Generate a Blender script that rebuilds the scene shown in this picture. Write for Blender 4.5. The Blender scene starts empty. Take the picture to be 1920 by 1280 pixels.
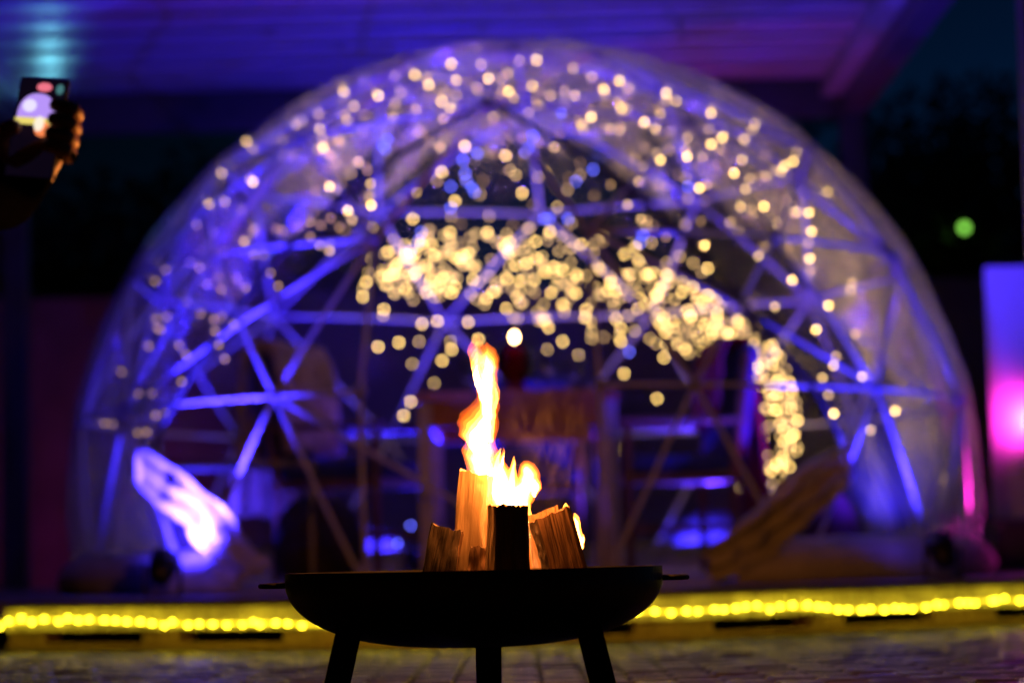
import bpy, bmesh, math, random
from mathutils import Vector, Matrix, noise
R_ = math.radians
scene = bpy.context.scene
COL = scene.collection
random.seed(7)

# ------------------------------------------------------------------ camera
FPX = 4533.0                       # 85 mm lens, in pixels of a 1920 wide frame
PITCH = math.atan((1045 - 640) / FPX)
ROLL = 0.022
EYE = Vector((0, 0, 0.277))
CAM_ROT = Matrix.Rotation(math.pi / 2 + PITCH, 3, 'X') @ Matrix.Rotation(-ROLL, 3, 'Z')
cam = bpy.data.cameras.new('camera'); cam_o = bpy.data.objects.new('camera', cam); COL.objects.link(cam_o)
cam_o.matrix_world = Matrix.Translation(EYE) @ CAM_ROT.to_4x4()
cam.sensor_width = 36; cam.lens = FPX / 1920 * 36
cam.clip_start = 0.05; cam.clip_end = 3000
cam.dof.use_dof = True; cam.dof.focus_distance = 4.47; cam.dof.aperture_fstop = 2.05
scene.camera = cam_o

# ------------------------------------------------------------------ world, render
world = bpy.data.worlds.new('World'); scene.world = world; world.use_nodes = True
wn = world.node_tree.nodes; wl = world.node_tree.links; wn.clear()
sky = wn.new('ShaderNodeTexSky'); sky.sky_type = 'NISHITA'; sky.sun_disc = False
sky.sun_elevation = R_(-7.0); sky.sun_rotation = R_(60)
bg = wn.new('ShaderNodeBackground'); bg.inputs['Strength'].default_value = 7.5
wo = wn.new('ShaderNodeOutputWorld'); mxs = wn.new('ShaderNodeMix'); mxs.data_type = 'RGBA'; mxs.blend_type = 'MULTIPLY'; mxs.inputs[0].default_value = 1; mxs.inputs[7].default_value = (.03, .30, 1, 1); wl.new(sky.outputs[0], mxs.inputs[6]); wl.new(mxs.outputs[2], bg.inputs[0]); wl.new(bg.outputs[0], wo.inputs[0])
scene.view_settings.view_transform = 'Standard'; scene.view_settings.look = 'None'
scene.view_settings.exposure = 0; scene.view_settings.gamma = 1
scene.render.engine = 'CYCLES'
cy = scene.cycles
cy.use_denoising = True
try: cy.denoiser = 'OPENIMAGEDENOISE'
except Exception: pass
cy.max_bounces = 5; cy.diffuse_bounces = 1; cy.glossy_bounces = 2; cy.transmission_bounces = 6
cy.transparent_max_bounces = 24; cy.volume_bounces = 0
cy.sample_clamp_indirect = 2.0; cy.sample_clamp_direct = 0
cy.use_adaptive_sampling = False
cy.caustics_reflective = False; cy.caustics_refractive = False
cy.volume_step_rate = 2.5; cy.volume_max_steps = 96

# ------------------------------------------------------------------ helpers
def ray(px, py): return CAM_ROT @ Vector(((px - 960) / FPX, -(py - 640) / FPX, -1))
def at(px, py, y):                     # the point of depth y that is seen there
    d = ray(px, py); return EYE + d * (y / d.y)
DC = Vector((0.04, 10.4, 0.55)); DR = 1.9      # dome centre and radius
DAX = -5.0                                     # the door of the dome faces this way
def hit(px, py, rad=DR, back=False):
    d = ray(px, py).normalized(); o = EYE - DC; b = d.dot(o); c = o.dot(o) - rad * rad; k = b * b - c
    if k < 0: k = 0
    return EYE + d * (-b + (k ** .5 if back else -k ** .5))
def dome(az, el, rad=DR):              # azimuth from the door axis, elevation, degrees
    a = R_(az + DAX); e = R_(el)
    return DC + rad * Vector((math.sin(a) * math.cos(e), -math.cos(a) * math.cos(e), math.sin(e)))
def azel(p):
    q = p - DC; return math.degrees(math.atan2(q.x, -q.y)) - DAX, math.degrees(math.asin(max(-1, min(1, q.z / q.length))))

class MB:
    def __init__(s): s.v = []; s.f = []; s.mi = []; s.cur = 0
    def add(s, vs, fs):
        n = len(s.v); s.v += [tuple(v) for v in vs]
        for f in fs: s.f.append(tuple(i + n for i in f)); s.mi.append(s.cur)
    def box(s, lo, hi, M=None, bev=0):
        if bev:
            bm = bmesh.new(); bmesh.ops.create_cube(bm, size=1)
            c = [(lo[i] + hi[i]) / 2 for i in range(3)]; d = [hi[i] - lo[i] for i in range(3)]
            for v in bm.verts: v.co = Vector([c[i] + v.co[i] * d[i] for i in range(3)])
            bmesh.ops.bevel(bm, geom=bm.edges[:], offset=bev, segments=2, affect='EDGES', profile=.6)
            bm.verts.index_update()
            s.add([(M @ v.co) if M else v.co for v in bm.verts], [[v.index for v in f.verts] for f in bm.faces]); bm.free(); return
        x0, y0, z0 = lo; x1, y1, z1 = hi
        vs = [(x0,y0,z0),(x1,y0,z0),(x1,y1,z0),(x0,y1,z0),(x0,y0,z1),(x1,y0,z1),(x1,y1,z1),(x0,y1,z1)]
        if M: vs = [M @ Vector(v) for v in vs]
        s.add(vs, [(0,3,2,1),(4,5,6,7),(0,1,5,4),(1,2,6,5),(2,3,7,6),(3,0,4,7)])
    def tube(s, pts, rad, n=10, cap=True):
        pts = [Vector(p) for p in pts]; rr = rad if isinstance(rad, (list, tuple)) else [rad] * len(pts)
        vs = []; fs = []; up = None
        for i, p in enumerate(pts):
            t = (pts[min(i + 1, len(pts) - 1)] - pts[max(i - 1, 0)]).normalized()
            if up is None: up = t.orthogonal().normalized()
            up = (up - t * up.dot(t)); up = up.normalized() if up.length > 1e-6 else t.orthogonal().normalized()
            w = t.cross(up)
            for k in range(n):
                a = 2 * math.pi * k / n; vs.append(p + rr[i] * (math.cos(a) * up + math.sin(a) * w))
        for i in range(len(pts) - 1):
            for k in range(n):
                k2 = (k + 1) % n; fs.append((i*n+k, i*n+k2, (i+1)*n+k2, (i+1)*n+k))
        if cap: fs.append(tuple(range(n-1, -1, -1))); fs.append(tuple((len(pts)-1)*n + k for k in range(n)))
        s.add(vs, fs)
    def lathe(s, prof, c=(0,0,0), n=48, close=False):
        vs = []; fs = []; c = Vector(c); m = len(prof)
        for r, z in prof:
            for k in range(n):
                a = 2 * math.pi * k / n; vs.append(c + Vector((r * math.cos(a), r * math.sin(a), z)))
        for i in range(m if close else m - 1):
            j = (i + 1) % m
            for k in range(n):
                k2 = (k + 1) % n; fs.append((i*n+k, i*n+k2, j*n+k2, j*n+k))
        s.add(vs, fs)
    def sphere(s, c, r, u=12, v=8, sc=(1,1,1), fn=None):
        c = Vector(c); vs = []; fs = []
        for i in range(v + 1):
            e = math.pi * i / v - math.pi / 2
            for k in range(u):
                a = 2 * math.pi * k / u; d = Vector((math.cos(a)*math.cos(e), math.sin(a)*math.cos(e), math.sin(e)))
                q = fn(d) if fn else 1
                vs.append(c + Vector((d.x*sc[0], d.y*sc[1], d.z*sc[2])) * r * q)
        for i in range(v):
            for k in range(u):
                k2 = (k + 1) % u; fs.append((i*u+k, i*u+k2, (i+1)*u+k2, (i+1)*u+k))
        s.add(vs, fs)
    def grid(s, P):                    # rows of points
        n = len(P[0]); s.add([p for r in P for p in r], [(i*n+j, i*n+j+1, (i+1)*n+j+1, (i+1)*n+j) for i in range(len(P)-1) for j in range(n-1)])
    def mesh(s, name, mats, smooth=False):
        me = bpy.data.meshes.new(name); me.from_pydata(s.v, [], s.f)
        for m in (mats if isinstance(mats, (list, tuple)) else [mats]): me.materials.append(m)
        for p, i in zip(me.polygons, s.mi): p.material_index = i; p.use_smooth = smooth
        me.update(); return me
    def build(s, name, mats, parent=None, smooth=False):
        return put(name, s.mesh(name, mats, smooth), parent)
def put(name, me, parent=None, loc=None, rot=None):
    o = bpy.data.objects.new(name, me); COL.objects.link(o)
    if parent: o.parent = parent
    if loc is not None: o.location = loc
    if rot is not None: o.rotation_euler = rot
    return o
def tag(o, label, cat, group=None):
    o['label'] = label; o['category'] = cat
    if group: o['group'] = group
    return o
def thing(name, label, cat, loc=(0,0,0), rz=0, group=None):
    o = put(name, None, None, loc, (0,0,rz)); o.empty_display_size = .1; return tag(o, label, cat, group)
def kind(o, k): o['kind'] = k; return o
def solid(o, t, off=0):
    m = o.modifiers.new('s', 'SOLIDIFY'); m.thickness = t; m.offset = off; return o

# ------------------------------------------------------------------ materials
def mat(name, col, rough=.6, metal=0, var=.25, scale=8, stretch=(1,1,1), bump=.0, bscale=60, spec=.5, col2=None, rvar=0, coat=0, trans=0):
    m = bpy.data.materials.new(name); m.use_nodes = True; nt = m.node_tree; N = nt.nodes; L = nt.links
    b = N['Principled BSDF']; b.inputs['Roughness'].default_value = rough; b.inputs['Metallic'].default_value = metal
    b.inputs['Specular IOR Level'].default_value = spec; b.inputs['Coat Weight'].default_value = coat
    tc = N.new('ShaderNodeTexCoord'); mp = N.new('ShaderNodeMapping'); mp.inputs['Scale'].default_value = stretch
    L.new(tc.outputs['Object'], mp.inputs[0])
    nz = N.new('ShaderNodeTexNoise'); nz.inputs['Scale'].default_value = scale; nz.inputs['Detail'].default_value = 6; nz.inputs['Roughness'].default_value = .65
    L.new(mp.outputs[0], nz.inputs['Vector'])
    cr = N.new('ShaderNodeValToRGB'); cr.color_ramp.elements[0].position = .3; cr.color_ramp.elements[1].position = .7
    c2 = col2 or [min(1, c * (1 + var)) for c in col]; c1 = [c * (1 - var) for c in col] if not col2 else col
    cr.color_ramp.elements[0].color = (*c1, 1); cr.color_ramp.elements[1].color = (*c2, 1)
    L.new(nz.outputs['Fac'], cr.inputs[0]); L.new(cr.outputs[0], b.inputs['Base Color'])
    if rvar:
        mr = N.new('ShaderNodeMapRange'); mr.inputs[1].default_value = .35; mr.inputs[2].default_value = .65
        mr.inputs[3].default_value = rough - rvar; mr.inputs[4].default_value = rough + rvar
        n2 = N.new('ShaderNodeTexNoise'); n2.inputs['Scale'].default_value = scale * .37; n2.inputs['Detail'].default_value = 4
        L.new(tc.outputs['Object'], n2.inputs['Vector']); L.new(n2.outputs['Fac'], mr.inputs[0]); L.new(mr.outputs[0], b.inputs['Roughness'])
    if bump:
        bn = N.new('ShaderNodeTexNoise'); bn.inputs['Scale'].default_value = bscale; bn.inputs['Detail'].default_value = 5
        L.new(mp.outputs[0], bn.inputs['Vector'])
        bp = N.new('ShaderNodeBump'); bp.inputs['Strength'].default_value = bump; bp.inputs['Distance'].default_value = .01
        L.new(bn.outputs['Fac'], bp.inputs['Height']); L.new(bp.outputs[0], b.inputs['Normal'])
    return m
def emit(name, col, st):
    m = bpy.data.materials.new(name); m.use_nodes = True; b = m.node_tree.nodes['Principled BSDF']
    b.inputs['Base Color'].default_value = (*[c * .5 for c in col], 1)
    b.inputs['Emission Color'].default_value = (*col, 1); b.inputs['Emission Strength'].default_value = st
    return m
def wood(name, dark, light, rough=.7, sc=14, bump=.6):     # grain runs along local z
    return mat(name, dark, rough, col2=light, scale=sc, stretch=(5, 5, .35), bump=bump, bscale=26)

M_steel = mat('blackened_steel', (.018,.017,.017), .55, .7, .4, 20, bump=.15, bscale=120, rvar=.12)
M_pvc = mat('white_plastic_tube', (.62,.62,.64), .35, 0, .08, 10)
M_hub = mat('grey_plastic_hub', (.3,.3,.33), .45, 0, .2, 20)
M_alu = mat('dark_painted_aluminium', (.05,.052,.06), .4, .2, .15, 6)
M_slat = mat('grey_painted_louvre', (.21,.21,.23), .42, .1, .12, 4, stretch=(.3,3,3))
M_fabric = mat('white_cover_cloth', (.6,.57,.55), .8, 0, .18, 9, bump=.4, bscale=30)
M_skirt = mat('grey_cover_skirt', (.70,.65,.62), .85, 0, .25, 7, bump=.4, bscale=26)
M_deck = mat('deck_board', (.16,.16,.18), .42, 0, .35, 5, bump=.15, bscale=40, rvar=.15)
M_pallet = wood('pallet_wood', (.20,.13,.07), (.42,.3,.18))
M_fascia = mat('pale_fascia_board', (.45,.44,.40), .6, 0, .45, 9, stretch=(4,4,.35), bump=.7, bscale=14, col2=(.95,.94,.90))  # vertical pale streaks in the colour imitate bulb light streaming upward
M_paver = mat('concrete_paver', (.034,.032,.033), .44, 0, .4, 7, bump=.35, bscale=50, rvar=.38)
M_sand = mat('joint_sand', (.03,.028,.027), .8, 0, .4, 5, bump=.5, bscale=30)
M_black = mat('black_plastic', (.012,.012,.013), .4, 0, .2, 20)
M_cloth_dark = mat('dark_jacket_cloth', (.004,.004,.005), .9, 0, .3, 30, bump=.4, bscale=60, spec=0)
M_skin = mat('skin', (.5,.27,.18), .5, 0, .1, 20)
M_hair = mat('dark_hair', (.015,.01,.008), .5, 0, .3, 60)
M_tabletop = wood('table_wood', (.36,.13,.035), (.60,.27,.09), .45)
M_white_wood = mat('white_painted_wood', (.62,.58,.56), .5, 0, .12, 14)
M_chair = wood('chair_wood', (.10,.045,.022), (.24,.11,.05), .5)
M_fur = mat('brown_fur', (.24,.17,.12), .95, 0, .5, 14, col2=(.58,.46,.36), bump=1.0, bscale=40)
M_furw = mat('white_fur', (.5,.46,.46), .95, 0, .3, 12, bump=1.0, bscale=40)
M_seat = mat('dark_blue_upholstery', (.03,.04,.16), .9, 0, .3, 20, bump=.3, bscale=70)
M_red = mat('red_blanket', (.22,.015,.03), .85, 0, .4, 20, bump=.6, bscale=40)
M_maroon = mat('maroon_velvet', (.13,.012,.035), .8, 0, .3, 12, bump=.3)
M_wall = mat('rendered_wall', (.16,.13,.12), .9, 0, .35, 2.5, bump=.5, bscale=20)
M_board = mat('white_laminate_board', (.72,.70,.72), .35, 0, .03, 3)
M_leaf = mat('dark_leaf', (.035,.055,.022), .6, 0, .5, 1.5)
M_bark = mat('tree_bark', (.06,.045,.035), .9, 0, .4, 12, stretch=(1,1,.2), bump=.8)
M_wire = mat('thin_green_wire', (.03,.035,.02), .5)
M_warm = emit('warm_white_bulb', (1.0, .62, .17), 19)
M_warm3 = emit('warm_white_bulb_faint', (1.0, .60, .24), 5)
M_warm2 = emit('warm_white_bulb_dim', (1.0, .62, .20), 8.5)
M_blue = emit('blue_bulb', (.12,.14,1.0), 13)
M_rope = emit('yellow_bulb', (1.0, .74, .02), 26)
def glass(name, col, rough=.02):
    m = bpy.data.materials.new(name); m.use_nodes = True; N = m.node_tree.nodes; L = m.node_tree.links; N.clear()
    o = N.new('ShaderNodeOutputMaterial'); t = N.new('ShaderNodeBsdfTransparent'); t.inputs[0].default_value = (*col, 1)
    g = N.new('ShaderNodeBsdfGlossy'); g.inputs['Roughness'].default_value = rough; g.inputs[0].default_value = (.9,.9,.9,1)
    f = N.new('ShaderNodeFresnel'); f.inputs[0].default_value = 1.45; x = N.new('ShaderNodeMixShader')
    L.new(f.outputs[0], x.inputs[0]); L.new(t.outputs[0], x.inputs[1]); L.new(g.outputs[0], x.inputs[2]); L.new(x.outputs[0], o.inputs[0]); return m
M_glass = glass('clear_glass', (.93,.95,.95)); M_redglass = glass('red_glass', (.55,.03,.05))
def film_mat():
    m = bpy.data.materials.new('clear_vinyl_film'); m.use_nodes = True; N = m.node_tree.nodes; L = m.node_tree.links; N.clear()
    o = N.new('ShaderNodeOutputMaterial')
    tc = N.new('ShaderNodeTexCoord'); nz = N.new('ShaderNodeTexNoise'); nz.inputs['Scale'].default_value = 9; nz.inputs['Detail'].default_value = 6; nz.inputs['Distortion'].default_value = 1.2; mpz = N.new('ShaderNodeMapping'); mpz.inputs['Scale'].default_value = (1.3, 1.3, .4)
    L.new(tc.outputs['Object'], mpz.inputs[0]); L.new(mpz.outputs[0], nz.inputs['Vector'])
    n3 = N.new('ShaderNodeTexNoise'); n3.inputs['Scale'].default_value = 34; n3.inputs['Detail'].default_value = 3; L.new(tc.outputs['Object'], n3.inputs['Vector'])
    ad = N.new('ShaderNodeMath'); ad.operation = 'MULTIPLY_ADD'; ad.inputs[1].default_value = .35; L.new(n3.outputs['Fac'], ad.inputs[0]); L.new(nz.outputs['Fac'], ad.inputs[2])
    bp = N.new('ShaderNodeBump'); bp.inputs['Strength'].default_value = .8; bp.inputs['Distance'].default_value = .03; L.new(ad.outputs[0], bp.inputs['Height'])
    tr = N.new('ShaderNodeBsdfTransparent'); tr.inputs[0].default_value = (.95,.95,.96,1)
    rf = N.new('ShaderNodeBsdfRefraction'); rf.inputs['IOR'].default_value = 1.02; rf.inputs['Roughness'].default_value = 0; rf.inputs[0].default_value = (.97,.97,.98,1); L.new(bp.outputs[0], rf.inputs['Normal'])
    gl = N.new('ShaderNodeBsdfGlossy'); gl.inputs['Roughness'].default_value = .025; gl.inputs[0].default_value = (.9,.9,.95,1); L.new(bp.outputs[0], gl.inputs['Normal'])
    tl = N.new('ShaderNodeBsdfTranslucent'); tl.inputs[0].default_value = (.75,.72,.75,1)
    df = N.new('ShaderNodeBsdfDiffuse'); df.inputs[0].default_value = (.75,.72,.75,1)
    a = N.new('ShaderNodeMixShader'); a.inputs[0].default_value = .14; L.new(tr.outputs[0], a.inputs[1]); L.new(rf.outputs[0], a.inputs[2])
    h = N.new('ShaderNodeMixShader'); h.inputs[0].default_value = .5; L.new(tl.outputs[0], h.inputs[1]); L.new(df.outputs[0], h.inputs[2])
    # painted haze for the milky sheen on the film, paler at the rim seen edge-on
    lw = N.new('ShaderNodeLayerWeight'); lw.inputs[0].default_value = .25
    mr = N.new('ShaderNodeMapRange'); mr.inputs[3].default_value = .007; mr.inputs[4].default_value = .10; pw = N.new('ShaderNodeMath'); pw.operation = 'POWER'; pw.inputs[1].default_value = 3.8; L.new(lw.outputs['Facing'], pw.inputs[0]); L.new(pw.outputs[0], mr.inputs[0])
    sz = N.new('ShaderNodeSeparateXYZ'); L.new(tc.outputs['Object'], sz.inputs[0])      # haze added low on the film to catch the blue lamp glow
    mz = N.new('ShaderNodeMapRange'); mz.inputs[1].default_value = .75; mz.inputs[2].default_value = .1; mz.inputs[3].default_value = 0; mz.inputs[4].default_value = .05; L.new(sz.outputs[2], mz.inputs[0])
    mn = N.new('ShaderNodeMath'); mn.operation = 'MULTIPLY'; L.new(mz.outputs[0], mn.inputs[0]); L.new(nz.outputs['Fac'], mn.inputs[1])
    ms = N.new('ShaderNodeMath'); L.new(mn.outputs[0], ms.inputs[0]); L.new(mr.outputs[0], ms.inputs[1])
    b = N.new('ShaderNodeMixShader'); L.new(ms.outputs[0], b.inputs[0]); L.new(a.outputs[0], b.inputs[1]); L.new(h.outputs[0], b.inputs[2])
    fr = N.new('ShaderNodeFresnel'); fr.inputs[0].default_value = 1.25; fm = N.new('ShaderNodeMath'); fm.operation = 'MULTIPLY'; fm.inputs[1].default_value = .7; L.new(fr.outputs[0], fm.inputs[0])
    c = N.new('ShaderNodeMixShader'); L.new(fm.outputs[0], c.inputs[0]); L.new(b.outputs[0], c.inputs[1]); L.new(gl.outputs[0], c.inputs[2])
    L.new(c.outputs[0], o.inputs[0]); return m
M_film = film_mat()

def light(name, typ, loc, col, power, parent=None, aim=None, size=None, blend=.5, rad=.04):
    l = bpy.data.lights.new(name, typ); l.color = col; l.energy = power; l.shadow_soft_size = rad
    if typ == 'SPOT': l.spot_size = R_(size); l.spot_blend = blend
    o = put(name, l)
    o.location = loc
    if aim is not None: o.rotation_euler = (Vector(aim) - Vector(loc)).to_track_quat('-Z', 'Y').to_euler()
    if parent: o.parent = parent; o.matrix_parent_inverse = Matrix.Translation(-Vector(parent.location))
    return o

# ------------------------------------------------------------------ ground, pavers, deck
DECK = 0.167
mb = MB(); mb.grid([[Vector((x, y, -.012)) for x in (-150, -20, -5, 5, 20, 150)] for y in (-60, -5, 5, 15, 40, 300)])
ground = kind(mb.build('ground', M_sand), 'structure')
pv = kind(put('pavement', None), 'structure')
def paver_mesh():
    m = MB(); a, b, c = .0465, .0965, .005
    m.add([(-a,-b,-.05),(a,-b,-.05),(a,b,-.05),(-a,b,-.05),(-a,-b,-c),(a,-b,-c),(a,b,-c),(-a,b,-c),
           (-a+c,-b+c,0),(a-c,-b+c,0),(a-c,b-c,0),(-a+c,b-c,0)],
          [(0,1,5,4),(1,2,6,5),(2,3,7,6),(3,0,4,7),(4,5,9,8),(5,6,10,9),(6,7,11,10),(7,4,8,11),(8,9,10,11)])
    return m
pm = paver_mesh(); pme = pm.mesh('paver', M_paver)
cells = []
for i in range(-44, 45):
    for j in range(14, 48):
        x = i * .1; y = j * .2 + (.1 if i % 2 else 0)
        if y > 7.7 + abs(x) * .7 + .5: continue
        cells.append((x, y))
seen = sorted([c for c in cells if 5.25 < c[1] < 7.75 and abs(c[0]) < c[1] * .212 + .05], key=lambda c: c[1])[:300]
ss = set(seen); rest = MB()
for x, y in cells:
    z = random.gauss(0, .0012); M = Matrix.Translation((x, y, z)) @ Matrix.Rotation(random.gauss(0, .010), 4, 'X') @ Matrix.Rotation(random.gauss(0, .012), 4, 'Y')
    if (x, y) in ss:
        o = put('paver', pme, pv); o.matrix_local = M
    else: rest.add([M @ Vector(v) for v in pm.v], pm.f)
kind(rest.build('paver_field', M_paver, pv), 'stuff')

FRONT = [(-4.3, 9.55), (-1.75, 8.30), (-.63, 7.745), (.53, 7.89), (1.60, 8.60), (2.62, 9.28), (4.6, 10.6)]
outl = [Vector((x, y, 0)) for x, y in FRONT] + [Vector((4.6, 14.2, 0)), Vector((-4.3, 14.2, 0))]
def prism(mb, pl, z0, z1):
    n = len(pl); mb.add([(p.x, p.y, z0) for p in pl] + [(p.x, p.y, z1) for p in pl],
        [tuple(range(n-1,-1,-1)), tuple(range(n, 2*n))] + [(i, (i+1) % n, n+(i+1) % n, n+i) for i in range(n)])
mb = MB(); off = [Vector((p.x, p.y - (.05 if i < len(FRONT) else 0), 0)) for i, p in enumerate(outl)]
prism(mb, off, DECK - .022, DECK)
deck = kind(mb.build('deck', M_deck), 'structure')

pal_lab = ['wooden pallet under the deck edge, beneath the left flood lamp', 'wooden pallet under the deck edge, behind the fire bowl',
           'wooden pallet under the deck edge, beneath the brown tied-back door flap', 'wooden pallet under the deck edge, beside the white board']
for i, lab in zip((1, 2, 3, 4), pal_lab):
    a = Vector((*FRONT[i], 0)); b = Vector((*FRONT[i+1], 0)); d = (b - a); ln = d.length; ang = math.atan2(d.y, d.x)
    p = thing('pallet', lab, 'pallet', a, ang, 'pallets carrying the deck')
    L = ln - .006
    for k in range(3):
        x0 = (0, L/2 - .073, L - .146)[k]
        m = MB(); m.box((x0, .02, .022), (x0 + .146, .12, .10), bev=.006); m.build('block', M_pallet, p)
    m = MB(); m.box((0, .012, 0.001), (L, .115, .022), bev=.003); m.build('bottom_board', M_pallet, p)
    m = MB(); m.box((0, .016, .10), (L, .12, .122), bev=.003); m.build('stringer_board', M_pallet, p)
    m = MB(); m.box((0, .016, .123), (L, .14, .144), bev=.003); m.build('top_board', M_pallet, p)
    # dim backs under the deck: second row of blocks
    for k in range(3):
        x0 = (0, L/2 - .073, L - .146)[k]
        m = MB(); m.box((x0, .40, .022), (x0 + .146, .50, .144)); m.build('block', M_pallet, p)
    # fascia
    m = MB(); nx = 90
    P = []
    for r_, zz in enumerate((.142, .125, .10, .08, .066)):
        P.append([Vector((L * q / nx, .002 - .012 * noise.noise(Vector((q * .9 + i * 30, r_ * .35, 0))) - .004 * noise.noise(Vector((q * .31, r_ * .2, 5))), zz + (.004 * noise.noise(Vector((q * .2, 3, i))) if r_ == 4 else 0))) for q in range(nx + 1)])
    m.grid(P); f = m.build('fascia_strip', M_fascia, None); solid(f, .004)
    f.location = a; f.rotation_euler = (0, 0, ang)
    tag(f, ['pale fascia strip of the deck edge, beneath the left flood lamp', 'pale fascia strip of the deck edge, behind the fire bowl', 'pale fascia strip of the deck edge, beneath the brown tied-back door flap', 'pale fascia strip of the deck edge, beside the white board'][i-1], 'fascia', 'fascia strips along the deck edge')

# yellow rope light along the fascia
rope = thing('rope_light', 'yellow string of bulbs hung along the front edge of the deck', 'rope light', (*FRONT[2], .09))
path = []; bulbs = []
acc = 0
for i in range(1, 5):
    a = Vector((*FRONT[i], 0)); b = Vector((*FRONT[i+1], 0)); d = b - a; nrm = Vector((d.y, -d.x, 0)).normalized(); n = int(d.length / .048)
    for k in range(n):
        t = k / n; u = acc + t * d.length
        z = .088 + .011 * math.sin(u * 3.1 + .6) + .006 * math.sin(u * 7.3)
        p = a + d * t + nrm * .034 + Vector((0, 0, z)); path.append(p); bulbs.append(p + Vector((random.gauss(0,.006), -.006, random.gauss(0,.004))))
    acc += d.length
O_rope = Vector((*FRONT[2], .09))
m = MB(); m.tube([p - O_rope for p in path], .004, 6); m.build('cable', emit('cable_fill_glow', (1.0, .76, .02), 2.2), rope, True)  # cable glow added to brighten the fascia behind the bulbs
m = MB(); m.sphere((0,0,0), .0066, 8, 6); bme = m.mesh('bulb', M_rope, True)
for p in bulbs: put('bulb', bme, rope, p - O_rope)

# ------------------------------------------------------------------ pergola
PG = thing('pergola', 'dark aluminium pergola with slatted roof standing over the dome', 'pergola', (-.36, 10.5, DECK))
def pp(name, lo, hi, m=M_alu, bev=.004):
    q = MB(); q.box(lo, hi, Matrix.Translation(-PG.location), bev); return q.build(name, m, PG)
XL, XR, YF, YB = -2.72, 1.92, 8.2, 12.95
for x in (XL, XR - .13):
    for y in (YF, YB - .13): pp('post', (x, y, DECK), (x + .13, y + .13, 2.60))
pp('beam', (XL, YB - .13, 2.601), (XR, YB, 2.86)); pp('beam', (XL, YF, 2.601), (XR, YF + .13, 2.86))
pp('beam', (XL, YF + .131, 2.603), (XL + .13, YB - .131, 2.858)); pp('beam', (XR - .13, YF + .131, 2.603), (XR, YB - .131, 2.858))
pp('gutter', (XR - .235, YF + .14, 2.70), (XR - .133, YB - .14, 2.80), M_slat); pp('gutter', (XL + .133, YF + .14, 2.70), (XL + .235, YB - .14, 2.80), M_slat)
q = MB(); W = XR - XL - .48
q.add([(0,0,0),(W,0,0),(W,.012,-.012),(0,.012,-.012),(0,.24,-.012),(W,.24,-.012),(W,.265,.014),(0,.265,.014),(0,.265,.03),(W,.265,.03),(0,0,.03),(W,0,.03)],
      [(0,1,2,3),(3,2,5,4),(4,5,6,7),(7,6,9,8),(8,9,11,10),(10,11,1,0)])
sl = q.mesh('louvre_slat', M_slat)
k = 0
while YF + .15 + k * .37 < YB - .40:
    put('louvre_slat', sl, PG, Vector((XL + .24, YF + .15 + k * .37, 2.79)) - PG.location); k += 1

# ------------------------------------------------------------------ dome tent
T = thing('dome_tent', 'clear vinyl dome tent on a white tube frame with its door tied back', 'dome tent', (DC.x, DC.y, DECK))
TL = Vector(T.location)
EB = math.degrees(math.asin((DECK - DC.z + .012) / DR))
def sym(l): return [(s * a if a else a) for a in l for s in ((-1, 1) if a not in (0, 180) else (1,))]
rings = [(EB, sorted(sym([13, 37, 63, 89, 115, 141, 167]))), (10, sorted(sym([24, 50, 76, 102, 128, 154, 180]))),
         (28.5, sorted(sym([13.5, 40, 68, 98, 130, 162]))), (47, sorted(sym([0, 36, 72, 108, 144, 180]))), (70, sorted(sym([36, 108, 180])))]
def el_of(r, a): return 50 if (r == 3 and a == 0) else rings[r][0]
hubs = {}
for r, (e, azs) in enumerate(rings):
    for a in azs: hubs[(r, a)] = dome(a, el_of(r, a))
hubs['top'] = dome(0, 90); hubs['dl'] = dome(-13.2, 10); hubs['dr'] = dome(13.2, 10)
edges = set()
def ed(a, b): edges.add((a, b) if str(a) < str(b) else (b, a))
def adiff(a, b): return abs((a - b + 180) % 360 - 180)
for r, (e, azs) in enumerate(rings):
    n = len(azs)
    for i in range(n):
        a, b = azs[i], azs[(i + 1) % n]
        if r in (0, 1) and a < 0 < b and b < 30: continue
        if r == 2 and a < 0 < b: continue
        if adiff(a, b) < 80: ed((r, a), (r, b))
    if r + 1 < len(rings):
        nx = rings[r + 1][1]
        for a in azs:
            for b in sorted(nx, key=lambda q: adiff(a, q))[:2]:
                if adiff(a, b) < 45 and not (r == 0 and abs(a) == 13 and abs(b) != 24): ed((r, a), (r + 1, b))
        for b in nx:
            for a in sorted(azs, key=lambda q: adiff(b, q))[:2]:
                if adiff(a, b) < 45 and not (r == 0 and abs(a) == 13 and abs(b) != 24): ed((r, a), (r + 1, b))
for a in rings[4][1]: ed((4, a), 'top')
ed((0, -13), 'dl'); ed('dl', (2, -13.5)); ed((0, 13), 'dr'); ed('dr', (2, 13.5)); ed('dl', (1, -24)); ed('dr', (1, 24))
for a, b in sorted(edges, key=str):
    p, q = hubs[a], hubs[b]; mid = (p + q) / 2; mid = DC + (mid - DC).normalized() * (DR * .35 + (mid - DC).length * .65)
    m = MB(); m.tube([p - TL, (p + mid) / 2 - TL + (mid - (p+q)/2) * .25, mid - TL, (q + mid) / 2 - TL + (mid - (p+q)/2) * .25, q - TL], .0085, 8); m.build('strut', M_pvc, T, True)
m = MB(); m.sphere((0,0,0), .024, 10, 8); hme = m.mesh('hub', M_hub, True)
for h in hubs.values(): put('hub', hme, T, h - TL)
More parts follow.
